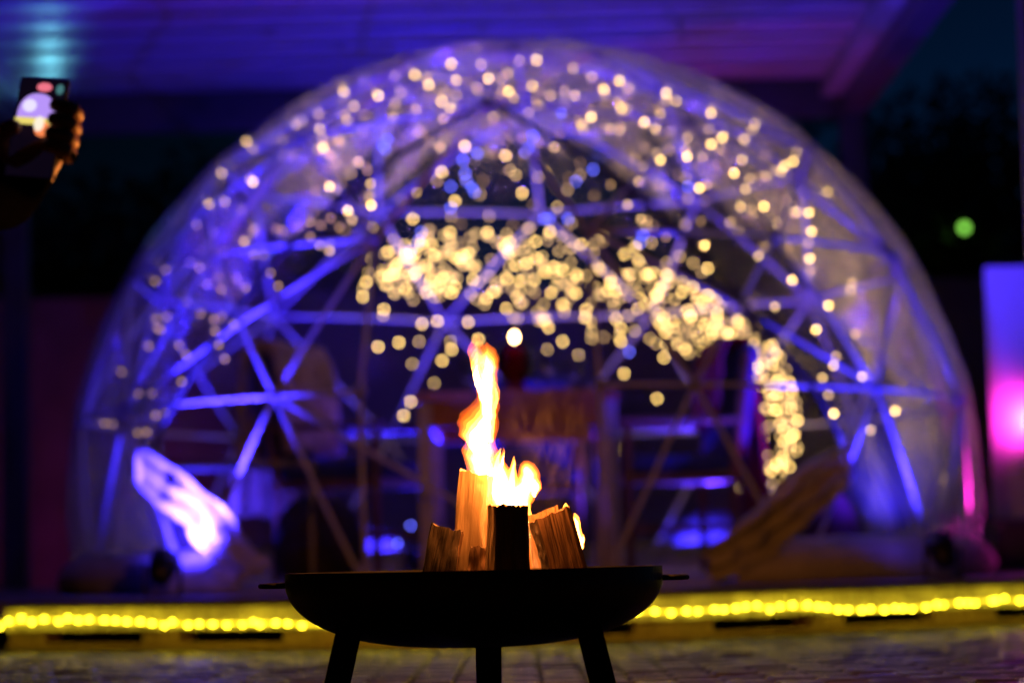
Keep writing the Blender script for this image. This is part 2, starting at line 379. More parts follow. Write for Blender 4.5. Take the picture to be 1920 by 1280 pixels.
# door opening: its edge runs from the upper front hub out to the tie and back in to the sill
seam = [(0, 50)]
for px, py in [(1130, 330), (1300, 470), (1400, 590), (1520, 740), (1580, 855)]:
    seam.append(azel(hit(px, py)))
seam += [(38, -3), (29, -8), (25, EB - 1)]
def seam_az(el):
    for (a0, e0), (a1, e1) in zip(seam, seam[1:]):
        if e1 <= el <= e0: return a0 + (a1 - a0) * (e0 - el) / max(1e-6, e0 - e1)
    return 0 if el > 50 else 25
def fr(az, el):                        # the film's radius: pulled over the tubes, creased
    w = R_(az); v = Vector((math.cos(w) * 3, math.sin(w) * 3, el * .03))
    low = max(0, (20 - el) / 30)
    return DR + .028 + .016 * noise.noise(v * 1.6) + .012 * noise.noise(v * 4.2) + .006 * noise.noise(v * 9 + Vector((0, 0, el * .1))) + low * .022 * noise.noise(Vector((math.cos(w) * 9, math.sin(w) * 9, el * .015)))
els = [EB + (90 - EB) * i / 56 for i in range(57)]
m = MB(); P = []
for e in els: P.append([(a, e) for a in [180 * 2 * k / 200 - 180 for k in range(200)]])
idx = {}
for i, row in enumerate(P):
    for k, (a, e) in enumerate(row):
        s = seam_az(e)
        if e < 50 and abs(abs(a) - s) < .9: a = math.copysign(s, a)
        idx[(i, k)] = len(m.v); m.v.append(tuple(dome(a, e, fr(a, e)) - TL)); row[k] = (a, e)
for i in range(56):
    for k in range(200):
        k2 = (k + 1) % 200; ca = P[i][k][0] + .9; ce = (els[i] + els[i+1]) / 2
        if ce < 50 and abs(ca) < seam_az(ce): continue
        m.f.append((idx[(i,k)], idx[(i,k2)], idx[(i+1,k2)], idx[(i+1,k)])); m.mi.append(0)
m.build('cover', M_film, T, True)
M_seam = mat('dark_zip_tape', (.03,.028,.03), .7)
for s in (-1, 1):
    pts = []
    for (a0, e0), (a1, e1) in zip(seam[:6], seam[1:6]):
        for t in range(6): pts.append(dome(s * (a0 + (a1 - a0) * t / 6), e0 + (e1 - e0) * t / 6, DR + .03) - TL)
    m = MB(); m.tube(pts, .011, 6); m.build('zip_tape', M_seam, T, True)
# skirt weighted along the floor
for s in (-1, 1):
    m = MB(); rows = []
    for k in range(120):
        a = s * (27 + (180 - 27) * k / 119)
        w = noise.noise(Vector((a * .11, s, 0))); w2 = noise.noise(Vector((a * .33, s, 4)))
        prof = [(-.02, .165 + .02 * w), (.05 + .012 * w2, .145 + .02 * w), (.10 + .014 * w, .10 + .012 * w2), (.115 + .014 * w2, .05), (.10 + .016 * w, .0), (-.02, 0)]
        rad = math.sqrt(DR ** 2 - (DECK - DC.z) ** 2); b = R_(a + DAX)
        rows.append([Vector(((rad + dr) * math.sin(b), -(rad + dr) * math.cos(b), z + .001)) for dr, z in prof])
    m.grid(rows); m.build('skirt', M_skirt, T, True)
# tied-back flaps
def flap(up, lo, seed):
    m = MB(); rows = []; n = 40
    def pl(L, t):
        x = t * (len(L) - 1); i = min(int(x), len(L) - 2); u = x - i; u = u * u * (3 - 2 * u) * .4 + u * .6
        return (L[i][0] + (L[i+1][0] - L[i][0]) * u, L[i][1] + (L[i+1][1] - L[i][1]) * u)
    for i in range(n + 1):
        a = pl(up, i / n); b = pl(lo, i / n); row = []
        for j in range(15):
            t = j / 14; p = (a[0] + (b[0] - a[0]) * t, a[1] + (b[1] - a[1]) * t)
            h = hit(*p, rad=DR + .10); pin = min(1, i / 14)
            rr = .022 * math.sin(t * 15 + seed + i * .09 + 2 * noise.noise(Vector((t * 2, i * .12, seed)))) + .034 * noise.noise(Vector((t * 4.5, i * .16, seed))) + .012 * noise.noise(Vector((t * 11, i * .4, seed)))
            q = h + (h - DC).normalized() * (rr * (.5 + .8 * pin) - .01); q.z = max(q.z, DECK + .012)
            row.append(q - TL)
        rows.append(row)
    m.grid(rows); o = m.build('door_flap', M_fabric, T, True); solid(o, .005); return o
f = flap([(268, 838), (335, 880), (395, 925), (432, 985), (470, 1040), (505, 1060)], [(250, 902), (298, 958), (345, 995), (378, 1040), (405, 1075), (440, 1098)], 1.0)
f['label'] = 'white door flap glaring in the lamp light'
f = flap([(1572, 838), (1520, 868), (1460, 918), (1400, 968), (1350, 1010), (1323, 1030)], [(1602, 892), (1560, 935), (1505, 985), (1460, 1035), (1400, 1070), (1338, 1095)], 4.0)
f['label'] = 'brown shaded door flap'
for px, py in ((262, 865), (1588, 862)):
    h = hit(px, py, DR + .11); m = MB(); m.tube([h - TL + Vector((0, 0, .06)), h - TL + Vector((.0, -.03, 0)), h - TL + Vector((0, 0, -.07))], .012, 8); m.build('tie_strap', M_fabric, T, True)

# ------------------------------------------------------------------ flood lamps
def flood(name, label, loc, aim, col, power, lens_st, size=95, h=.10, group=None, stand=True, w=.05):
    loc = Vector(loc); aim = Vector(aim)
    t = thing(name, label, 'flood lamp', loc, 0, group)
    d = (aim - (loc + Vector((0, 0, h)))).normalized(); c = Vector((0, 0, h))
    Q = d.to_track_quat('Z', 'Y').to_matrix().to_4x4(); Q.translation = c
    m = MB(); m.lathe([(0, -.06), (w * .7, -.055), (w * .85, -.03), (w, .0), (w * 1.06, .05), (w * .95, .052), (w * .9, .03), (0, .03)], n=24)
    m.v = [tuple(Q @ Vector(v)) for v in m.v]; m.build('housing', M_black, t, True)
    m = MB(); m.lathe([(0, .034), (w * .88, .034)], n=24); m.v = [tuple(Q @ Vector(v)) for v in m.v]; m.build('lens', emit('lens_' + name + label[:4], col, lens_st), t)
    m = MB()
    for s in (-1, 1):
        m.box((s * (w + .012) - .006, -.012, -.002 + .004), (s * (w + .012) + .006, .012, h + .015))
    m.box((-w - .018, -.014, 0.0), (w + .018, .014, .006)); m.build('yoke', M_black, t)
    q = loc + c + d * .062
    light('lamp_beam', 'SPOT', q, col, power, t, aim=aim + d, size=size, blend=.7, rad=.03)
    return t
BLUE = (.04, .022, 1.0); DEEP = (.02, .008, 1.0)
pL = at(305, 1112, 8.52); pL.z = DECK
flood('flood_lamp', 'small black flood lamp before the glaring white door flap', pL, (-1.18, 9.0, .70), BLUE, 560, 30, 100, group=None)
pR = at(1768, 1066, 8.72); pR.z = DECK
flood('flood_lamp', 'small black flood lamp on the deck near the white board, shining blue', pR, (1.30, 9.5, 1.4), BLUE, 430, 30, 100)
MAG = (1.0, .03, .62)
board_y = 10.55
bl = at(1846, 500, board_y); 
bd = thing('display_board', 'tall white board glowing pink beside the dome', 'board', (bl.x, board_y, .40), R_(-6))
m = MB(); m.box((0, 0, .0), (1.1, .03, bl.z - .40), bev=.004); m.build('panel', M_board, bd)
m = MB(); m.box((.05, .031, .0), (.11, .06, bl.z - .44)); m.build('rear_batten', M_white_wood, bd)
cs = thing('equipment_case', 'black equipment case carrying the white board', 'case', (bl.x - .04, board_y - .22, DECK), R_(-6))
m = MB(); m.box((0, 0, .012), (1.2, .50, .218), bev=.012); m.build('body', M_black, cs)
for x in (.0, 1.17):
    m = MB(); m.box((x - .004, -.006, .19), (x + .034, .03, .224)); m.build('corner_guard', mat('scuffed_steel_%g' % x, (.2,.2,.2), .4, .8), cs)
pm_ = at(1950, 790, 10.40)
mg = flood('flood_lamp', 'magenta flood lamp standing close before the white board', (pm_.x, 10.405, .40), (pm_.x - .06, 10.62, .84), MAG, 10, 60, 150, h=.42, w=.03)
flood('flood_lamp', 'magenta flood lamp on the deck aimed up at the pergola roof', (1.18, 12.15, DECK), (1.38, 12.05, 2.85), MAG, 45, 30, 50)
flood('flood_lamp', 'magenta flood lamp beside the white board, aimed at the dome', (2.32, 10.02, DECK), (1.72, 9.95, .65), MAG, 190, 30, 44)
flood('flood_lamp', 'cyan flood lamp clamped to the rear pergola beam, washing the roof', (-2.42, 12.70, 2.42), (-2.40, 11.9, 2.80), (.16, .62, .75), 7, 30, 46, h=.06, w=.03)
flood('flood_lamp', 'blue flood lamp standing behind the dome, aimed at its floor', (-.72, 12.45, DECK), (-.5, 10.4, .25), BLUE, 1000, 40, 80)
flood('flood_lamp', 'blue flood lamp standing behind the dome, near the pergola post', (1.0, 12.4, DECK), (.5, 10.4, .35), BLUE, 1000, 30, 80)

flood('flood_lamp', 'blue flood lamp on the rug behind the table, aimed up into the dome', (-.46, 11.0, DECK + .03), (-.2, 10.75, 2.3), DEEP, 330, 30, 150, h=.08)
flood('flood_lamp', 'blue flood lamp on the rug behind the dark blue chair', (.92, 10.95, DECK + .03), (.5, 10.5, 2.3), (.13, .03, 1.0), 170, 30, 150, h=.08)  # added lamp that lights the tubes and roof from inside the dome

flood('flood_lamp', 'magenta flood lamp behind the dome, washing the garden wall', (-2.3, 13.6, DECK), (-3.0, 15.2, .8), MAG, 8, 30, 110)  # unseen lamp added to turn the black wall maroon

# ------------------------------------------------------------------ inside the dome
m = MB(); rows = []
for i in range(26):
    r = 1.74 * i / 25
    rows.append([Vector((r * math.cos(a), r * math.sin(a), .014 + .012 * noise.noise(Vector((r * math.cos(a) * 9, r * math.sin(a) * 9, 0))) + .016 * noise.noise(Vector((r * math.cos(a) * 2.5, r * math.sin(a) * 2.5, 7))) - (.014 if i == 25 else 0))) for a in [2 * math.pi * k / 90 for k in range(91)]])
m.grid(rows); rug = m.build('fur_rug', M_furw, None, True); rug.location = (DC.x, DC.y, DECK + .012)
tag(rug, 'round white fluffy rug covering the floor inside the dome', 'rug')

tb = thing('dining_table', 'wooden table with white legs in the middle of the dome', 'table', (.015, 10.15, DECK))
for k in range(5):
    m = MB(); m.box((-.40 + k * .16 + .002, -.68, .725), (-.40 + (k+1) * .16 - .002, .68, .765), bev=.004); m.build('plank', M_tabletop, tb)
m = MB(); m.box((-.35, -.64, .625), (.35, -.615, .724)); m.box((-.35, .615, .625), (.35, .64, .724)); m.box((-.352, -.614, .625), (-.33, .614, .724)); m.box((.33, -.614, .625), (.352, .614, .724)); m.build('apron', M_tabletop, tb)
for x in (-.365, .365):
    for y in (-.63, .63):
        m = MB(); m.box((x - .026, y - .026, 0), (x + .026, y + .026, .722), bev=.003); m.build('leg', M_white_wood, tb)

def chair(label, loc, rz, seatmat):
    c = thing('chair', label, 'chair', loc, rz, 'chairs around the table')
    for x in (-.23, .23):
        for y in (-.22, .22):
            top = .92 if y > 0 else .63
            m = MB(); m.tube([(x, y, 0), (x, y + (.0 if y < 0 else .0), .45), (x, y + (.07 if y > 0 else 0), top)], .017, 8); m.build('leg', M_chair, c, True)
        m = MB(); m.box((x - .024, -.25, .63), (x + .024, .27, .655), bev=.006); m.build('armrest', M_chair, c)
        m = MB(); m.box((x - .012, -.21, .20), (x + .012, .21, .225)); m.build('stretcher', M_chair, c)
    m = MB(); m.box((-.24, -.245, .40), (.24, .245, .432)); m.build('seat_frame', M_chair, c)
    m = MB(); m.box((-.235, -.25, .433), (.235, .22, .51), bev=.03); m.build('seat', seatmat, c, True)
    Mx = Matrix.Translation((0, .245, .5)) @ Matrix.Rotation(R_(-9), 4, 'X')
    m = MB(); m.box((-.235, -.035, 0), (.235, .035, .46), Mx, bev=.03); m.build('backrest', seatmat, c, True)
    return c
lc = Vector((-.66, 9.75, DECK)); rc = Vector((.62, 9.92, DECK))
chair('armchair at the table with a brown fur throw over its back', lc, R_(68), M_seat)
chair('armchair at the table with a tall dark blue back and a red blanket', rc, R_(-78), M_seat)
chair('armchair at the far end of the table facing the door', Vector((.05, 11.1, DECK)), R_(2), M_seat)
def throw(label, cat, loc, rz, w, zf, zb, M, name, seed, y0=.25, top=.975, t=.03):
    # a sheet hung over a backrest: down the front to zf and down the rear to zb
    m = MB(); rows = []
    prof = [(-.10, zf), (-.085, (zf + top) / 2), (-.07, top - .06), (-.03, top + .01), (.04, top + .015), (.085, top - .05), (.10, (top + zb) / 2), (.13, zb)]
    P2 = []
    for (a, b), (c_, d) in zip(prof, prof[1:]):
        for k in range(4): P2.append((a + (c_ - a) * k / 4, b + (d - b) * k / 4))
    P2.append(prof[-1])
    for i, (y, z) in enumerate(P2):
        row = []
        for j in range(22):
            u = j / 21 - .5; ww = w * (1 + .10 * noise.noise(Vector((i * .17, seed, 0))))
            dy = .022 * noise.noise(Vector((u * 5, i * .2, seed))) + .014 * noise.noise(Vector((u * 14, i * .6, seed)))
            drop = .05 * noise.noise(Vector((u * 4, seed, 2))) if i in (0, len(P2) - 1) else 0
            row.append(Vector((u * ww, y0 + y + dy + .02, z + drop)))
        rows.append(row)
    m.grid(rows); o = m.build(name, M, None, True); o.location = loc; o.rotation_euler = (0, 0, rz); solid(o, t); return tag(o, label, cat)
throw('shaggy brown fur throw hung over the chair by the left door post', 'fur throw', lc, R_(68), .50, .55, .30, M_fur, 'fur_throw', 3)
throw('dark red blanket hanging from the dark blue chair', 'blanket', rc, R_(-78), .30, .62, .16, M_red, 'blanket', 8, y0=.245, top=.97, t=.02)
def lump(name, label, cat, loc, rad, sc, M, seed, amp=.12, flat=True, rot=(0,0,0)):
    m = MB(); m.sphere((0,0,0), rad, 28, 18, sc, lambda d: 1 + amp * noise.noise(d * 2.1 + Vector((seed,0,0))) + amp * .4 * noise.noise(d * 6 + Vector((seed,0,0))))
    zmin = min(v[2] for v in m.v)
    if flat: m.v = [(v[0], v[1], max(v[2], zmin * .8)) for v in m.v]; zmin *= .8
    o = m.build(name, M, None, True); o.location = Vector(loc) - Vector((0, 0, zmin)); o.rotation_euler = rot; return tag(o, label, cat)
q = at(592, 1000, 9.35)
lump('pouf', 'round dark shaggy pouf on the rug beside the left chair', 'pouf', (q.x, 9.45, DECK + .02), .2, (.9, 1, .95), mat('dark_fur', (.03,.02,.02), .95, 0, .5, 14, bump=1, bscale=40), 2, .1)
# heart shaped cushion and dark bag behind the brown flap
m = MB()
def heart(d): return 1
cu = at(1556, 1000, 9.15); m.sphere((0,0,0), .15, 28, 18, (.85, .38, 1.15), lambda d: 1 - .22 * max(0, -d.z) * abs(d.x) - .05 * abs(d.x * d.z) + .04 * noise.noise(d * 3))
o = m.build('cushion', M_maroon, None, True); o.location = (cu.x, 9.22, DECK + .02 + .172); o.rotation_euler = (R_(-12), R_(8), R_(20)); tag(o, 'plump maroon cushion leaning behind the brown door flap', 'cushion')
cb = at(1502, 1000, 9.0)
lump('bag', 'small black bag slumped beside the maroon cushion', 'bag', (cb.x, 9.05, DECK + .02), .085, (1.1, .8, .95), M_black, 5, .2)
# glass side table at the left
st = thing('side_table', 'low metal side table standing behind the glaring white flap', 'side table', (-1.06, 9.42, DECK), R_(4))
m = MB(); m.box((-.27, -.2, .50), (.27, .2, .508)); m.build('glass_top', M_glass, st)
m = MB(); m.box((-.28, -.21, .478), (.28, -.19, .499)); m.box((-.28, .19, .478), (.28, .21, .499)); m.box((-.28, -.189, .478), (-.26, .189, .499)); m.box((.26, -.189, .478), (.28, .189, .499)); m.build('top_frame', M_alu, st)
for x in (-.27, .27):
    for y in (-.2, .2):
        m = MB(); m.box((x - .009, y - .009, 0), (x + .009, y + .009, .477)); m.build('leg', M_alu, st)
# on the table
TT = DECK + .765
ln = at(965, 660, 9.8)
lt = thing('candle_lantern', 'red glass candle lantern glowing on the table', 'lantern', (ln.x, 9.8, TT))
m = MB(); m.lathe([(0, 0), (.055, 0), (.06, .01), (.045, .03), (.03, .05), (.045, .06)], n=24); m.build('base', M_red, lt, True)
m = MB(); m.lathe([(.045, .06), (.075, .10), (.08, .15), (.065, .20), (.05, .215)], n=24); m.build('red_glass', M_redglass, lt, True)
m = MB(); m.lathe([(0, .065), (.034, .065), (.034, .19), (0, .195)], n=16); m.build('candle', mat('red_wax', (.4,.02,.02), .5), lt, True)
m = MB(); m.sphere((0, 0, .238), .012, 12, 10, (1, 1, 1.6)); m.build('candle_flame', emit('candle_glow', (1.0, .55, .22), 40), lt, True)
light('candle_light', 'POINT', (ln.x, 9.8, TT + .26), (1, .45, .15), .7, lt, rad=.03)
for (dx, dy), lab in zip(((.14, -.18), (.24, .10), (-.2, .12)), ('clear wine glass on the table between the lantern and the right door post', 'clear wine glass on the table, far behind the lantern', 'clear wine glass on the table on the left side of the lantern')):
    g = thing('wine_glass', lab, 'glass', (.015 + dx, 10.0 + dy, TT), 0, 'wine glasses on the table')
    m = MB(); m.lathe([(.0, .0), (.034, .002), (.004, .008), (.004, .08)], n=16); m.build('stem', M_glass, g, True)
    m = MB(); m.lathe([(.004, .08), (.03, .10), (.038, .13), (.032, .18)], n=16); m.build('cup', M_glass, g, True)

# ------------------------------------------------------------------ fairy lights
m = MB(); m.sphere((0,0,0), .0066, 6, 5); bw = m.mesh('bulb', M_warm, True)
m = MB(); m.sphere((0,0,0), .0062, 6, 5); bw2 = m.mesh('bulb', M_warm2, True)
m = MB(); m.sphere((0,0,0), .007, 6, 5); bw3 = m.mesh('bulb', M_warm3, True)
m = MB(); m.sphere((0,0,0), .006, 6, 5); bw4 = m.mesh('bulb', emit('film_glint_bulb', (1.0, .55, .22), 2.6), True)
m = MB(); m.sphere((0,0,0), .0065, 6, 5); bb = m.mesh('bulb', M_blue, True)
def string(label, pts, meshes, wire=True, order=True):
    pts = list(pts)
    if order:
        out = [pts.pop(0)]
        while pts:
            k = min(range(len(pts)), key=lambda i: (pts[i] - out[-1]).length); out.append(pts.pop(k))
        pts = out
    o = Vector(pts[0]); t = thing('fairy_light_string', label, 'fairy lights', o, 0, 'fairy lights hung inside the dome')
    if wire:
        w = []
        for a, b in zip(pts, pts[1:]):
            for k in range(4):
                p = a.lerp(b, k / 4); q = p - DC; rr = (a - DC).length * (1 - k/4) + (b - DC).length * k/4
                w.append(DC + q.normalized() * (rr + .012) - o)
        w.append(pts[-1] - o); m = MB(); m.tube(w, .0012, 4, False); m.build('wire', M_wire, t)
    for i, p in enumerate(pts): put('bulb', meshes[i % len(meshes)] if not callable(meshes) else meshes(i), t, p - o)
    return t
RI = DR - .075
left_px = [(394,384),(416,325),(434,306),(474,341),(462,265),(474,281),(515,271),(530,266),(553,232),(565,226),(583,212),(598,214),(598,240),(604,260),(606,278),(632,354),(618,350),(645,172),(648,198),(646,215),(664,200),(650,226),(672,304),(690,168),(709,180),(695,345),(696,385),(752,174),(741,194),(737,222),(740,142),(778,141),(800,145),(804,160),(660,412),(620,455),(618,470),(700,440),(652,395),(780,360)]
top_px = [(893,107),(902,122),(846,120),(940,148),(953,138),(974,114),(1006,113),(916,148),(954,172),(997,161),(1040,136),(1052,130),(1075,128),(1110,144),(1031,180),(1010,199),(1078,180),(1132,168),(1134,178),(1161,152),(1178,166),(1165,202),(1090,234),(1108,220),(1093,243),(838,150),(855,152),(828,190),(845,205),(876,172),(925,220),(780,206)]
right_px = [(1249,175),(1248,190),(1268,190),(1238,214),(1208,230),(1229,242),(1341,190),(1333,212),(1330,242),(1416,231),(1411,244),(1396,262),(1333,271),(1285,281),(1288,294),(1354,258),(1391,300),(1376,325),(1436,331),(1238,300),(1232,288),(1197,340),(1311,353),(1464,322),(1470,312),(1455,320),(1494,285),(1487,303),(1397,355),(1388,388),(1432,387),(1411,392),(1369,417),(1459,420),(1520,368),(1528,372),(1551,360),(1495,398),(1516,399),(1521,434),(1321,460),(1422,480),(1518,485),(1519,508),(1485,525),(1598,530),(1595,545),(1553,573),(1453,575),(1604,626),(1530,618),(1567,668),(1563,685),(1615,707),(1542,708),(1553,740),(1563,775),(1632,806),(1678,770)]
mid_px = [(872,275),(828,322),(777,360),(853,377),(774,410),(967,328),(948,292),(1021,322),(979,362),(1045,388),(849,208),(760,476),(740,500),(680,556),(720,580),(718,592),(709,650),(748,642),(786,640),(820,602),(791,607),(878,604),(845,640),(847,655),(829,676),(773,682),(814,718),(770,753),(757,779),(897,636),(1028,614),(1026,655),(1097,595),(1164,615),(1164,640),(1170,700),(1152,749),(1232,747),(1172,841),(1250,640),(1245,670),(1285,655),(1190,620),(1060,575),(1140,545),(1085,665),(1055,640)]
mixw = lambda i: (bw, bw2, bw, bw3, bw, bw2, bw3)[i % 7]
string('sparse warm fairy lights over the upper left of the dome, above the fur throw', [hit(*p, rad=RI - .02 * (i % 2)) for i, p in enumerate(left_px)], mixw)
string('sparse warm fairy lights around the crown of the dome', [hit(*p, rad=RI, back=i % 3 == 0) for i, p in enumerate(top_px)], mixw)
string('sparse warm fairy lights over the dome side nearest the white board', [hit(*p, rad=RI) for p in right_px], mixw)
string('loose warm fairy lights hanging before and over the table', [hit(*p, rad=RI - .25, back=True) for p in mid_px], lambda i: (bw, bw, bw2)[i % 3])
# dense curtain on the rear wall, seen through the door
rnd = random.Random(11)
arc = [(690, 565, 26), (745, 500, 34), (800, 495, 75), (860, 505, 95), (930, 515, 105), (1000, 520, 110), (1070, 525, 110), (1140, 530, 110), (1210, 545, 105), (1275, 570, 95), (1330, 605, 85), (1385, 650, 70), (1425, 700, 70), (1452, 755, 72), (1452, 815, 70), (1420, 870, 60)]
def dense(n, lo, hi, seed):
    rnd = random.Random(seed); pts = []
    while len(pts) < n:
        t = rnd.uniform(lo, hi); i = min(int(t), len(arc) - 2); u = t - i
        x, y, w = [arc[i][k] + (arc[i+1][k] - arc[i][k]) * u for k in range(3)]
        pts.append(hit(x + rnd.uniform(-48, 48), y + rnd.uniform(-w, w) * (rnd.random() ** .4), rad=RI - rnd.uniform(0, .2), back=True))
    return pts
string('dense warm curtain of fairy lights on the rear wall above the table', dense(300, .5, 8.5, 3), lambda i: (bw2, bw3, bw2, bw)[i % 4])
string('dense warm curtain of fairy lights running down the rear wall behind the dark blue chair', dense(300, 8.5, 15, 4), lambda i: (bw2, bw3, bw2, bw)[i % 4])
def faint(n, seed, box, back):  # dim bulbs: small lights, and stand-ins for glints on the film
    rnd = random.Random(seed); pts = []
    while len(pts) < n:
        x, y = rnd.uniform(*box[:2]), rnd.uniform(*box[2:]); h = hit(x, y, rad=RI - rnd.uniform(0, .06), back=back); a, e = azel(h)
        if (x - 980) ** 2 / 820 ** 2 + (y - 930) ** 2 / 800 ** 2 < .96 and e > 6 and not (not back and e < 50 and abs(a) < seam_az(e) + 2): pts.append(h)
    return pts
string('tiny faint gold fairy lights and stand-in film glints low on the dome side nearest the glaring flap', faint(60, 21, (180, 660, 420, 880), False), lambda i: bw4)
string('tiny faint gold fairy lights and stand-in film glints on the front of the dome, among the brighter upper strings', faint(90, 22, (420, 1560, 120, 480), False), lambda i: (bw4, bw3)[i % 3 == 0])
string('tiny faint gold fairy lights and stand-in film glints high on the rear of the dome', faint(80, 23, (560, 1500, 150, 480), True), lambda i: (bw4, bw3)[i % 2])
blue_px = [(717,272),(727,262),(722,280),(868,300),(895,288),(845,350),(872,325),(875,340),(885,352),(890,360),(985,285),(990,278),(1000,255),(1052,212),(1112,318),(1080,340),(790,435),(785,452),(770,470),(845,390),(1030,410),(1065,410),(516,483),(1290,350),(1205,440),(1200,455),(770,985),(745,1018),(600,858),(520,800),(525,812),(470,840),(1180,660),(1020,410)]
string('blue fairy lights hanging down the rear of the dome', [hit(*p, rad=RI - .1, back=True) for p in blue_px], lambda i: bb)

# ------------------------------------------------------------------ fire bowl
FY = 4.5
c0 = at(888.5, 1065, FY); BX, BZ = c0.x, c0.z - .002; BR = .349
fb = thing('fire_bowl', 'shallow black steel fire bowl on three splayed legs', 'fire bowl', (BX, FY, 0))
m = MB(); prof = []
for k in range(25):                    # outer, from the rim to the bottom
    t = k / 24; a = t * math.pi / 2; prof.append((BR * math.cos(a) ** .72 if k < 24 else 0, BZ - .020 - .122 * math.sin(a) ** 1.0))
prof = [(BR, BZ)] + prof
inner = [(max(0, r - .004), z + .004) for r, z in reversed(prof)]; inner[-1] = (BR - .004, BZ)
m.lathe(prof + inner, n=96); m.build('bowl', M_steel, fb, True)
for s in (-1, 1):
    m = MB(); w = .062
    m.tube([(s * (BR - .004), -w, BZ - .022), (s * (BR + .030), -w, BZ - .022), (s * (BR + .042), -w * .7, BZ - .022), (s * (BR + .042), w * .7, BZ - .022), (s * (BR + .030), w, BZ - .022), (s * (BR - .004), w, BZ - .022)], .005, 8)
    m.build('handle', M_steel, fb, True)
def leg(x0, y0, x1, y1, z0):
    m = MB(); t = Vector((x0, y0, z0)); b = Vector((x1, y1, 0)); out = Vector((x1, y1, 0)).normalized(); sd = Vector((-out.y, out.x, 0))
    w = .0235
    if abs(x1) < .05: w = .0245
    for s in (0,):
        vs = []
        for p in (t, b):
            for du, dv in ((-w, 0), (w, 0), (w, .005), (.003, .005), (.003, .03), (-.003, .03), (-.003, .005), (-w, .005)):
                vs.append(p + Vector((1, 0, 0)) * du * (1 if True else 0) + Vector((0, out.y, 0)).normalized() * -dv)
        n = 8; m.add(vs, [tuple(range(n)), tuple(range(2*n-1, n-1, -1))] + [(i, (i+1) % n, n + (i+1) % n, n + i) for i in range(n)])
    m.build('leg', M_steel, fb)
lx = lambda px, py, y: at(px, py, y).x - BX
leg(lx(658, 1175, 4.33), -.185, lx(618, 1290, 4.30), -.225, .165); leg(lx(1100, 1175, 4.33), -.185, lx(1143, 1290, 4.30), -.225, .165); leg(lx(917, 1200, 4.7), .10, lx(917, 1290, 4.78), .28, .135)
# ash bed
m = MB(); rows = []
for i in range(12):
    r = .20 * i / 11; rows.append([Vector((r * math.cos(a), r * math.sin(a), BZ - .095 - .012 * (i == 11) + .010 * noise.noise(Vector((r * math.cos(a) * 30, r * math.sin(a) * 30, 1))))) for a in [2 * math.pi * k / 40 for k in range(41)]])
m.grid(rows); kind(m.build('ash_bed', mat('grey_ash', (.12,.11,.10), .95, 0, .6, 40, bump=1), fb, True), 'stuff')

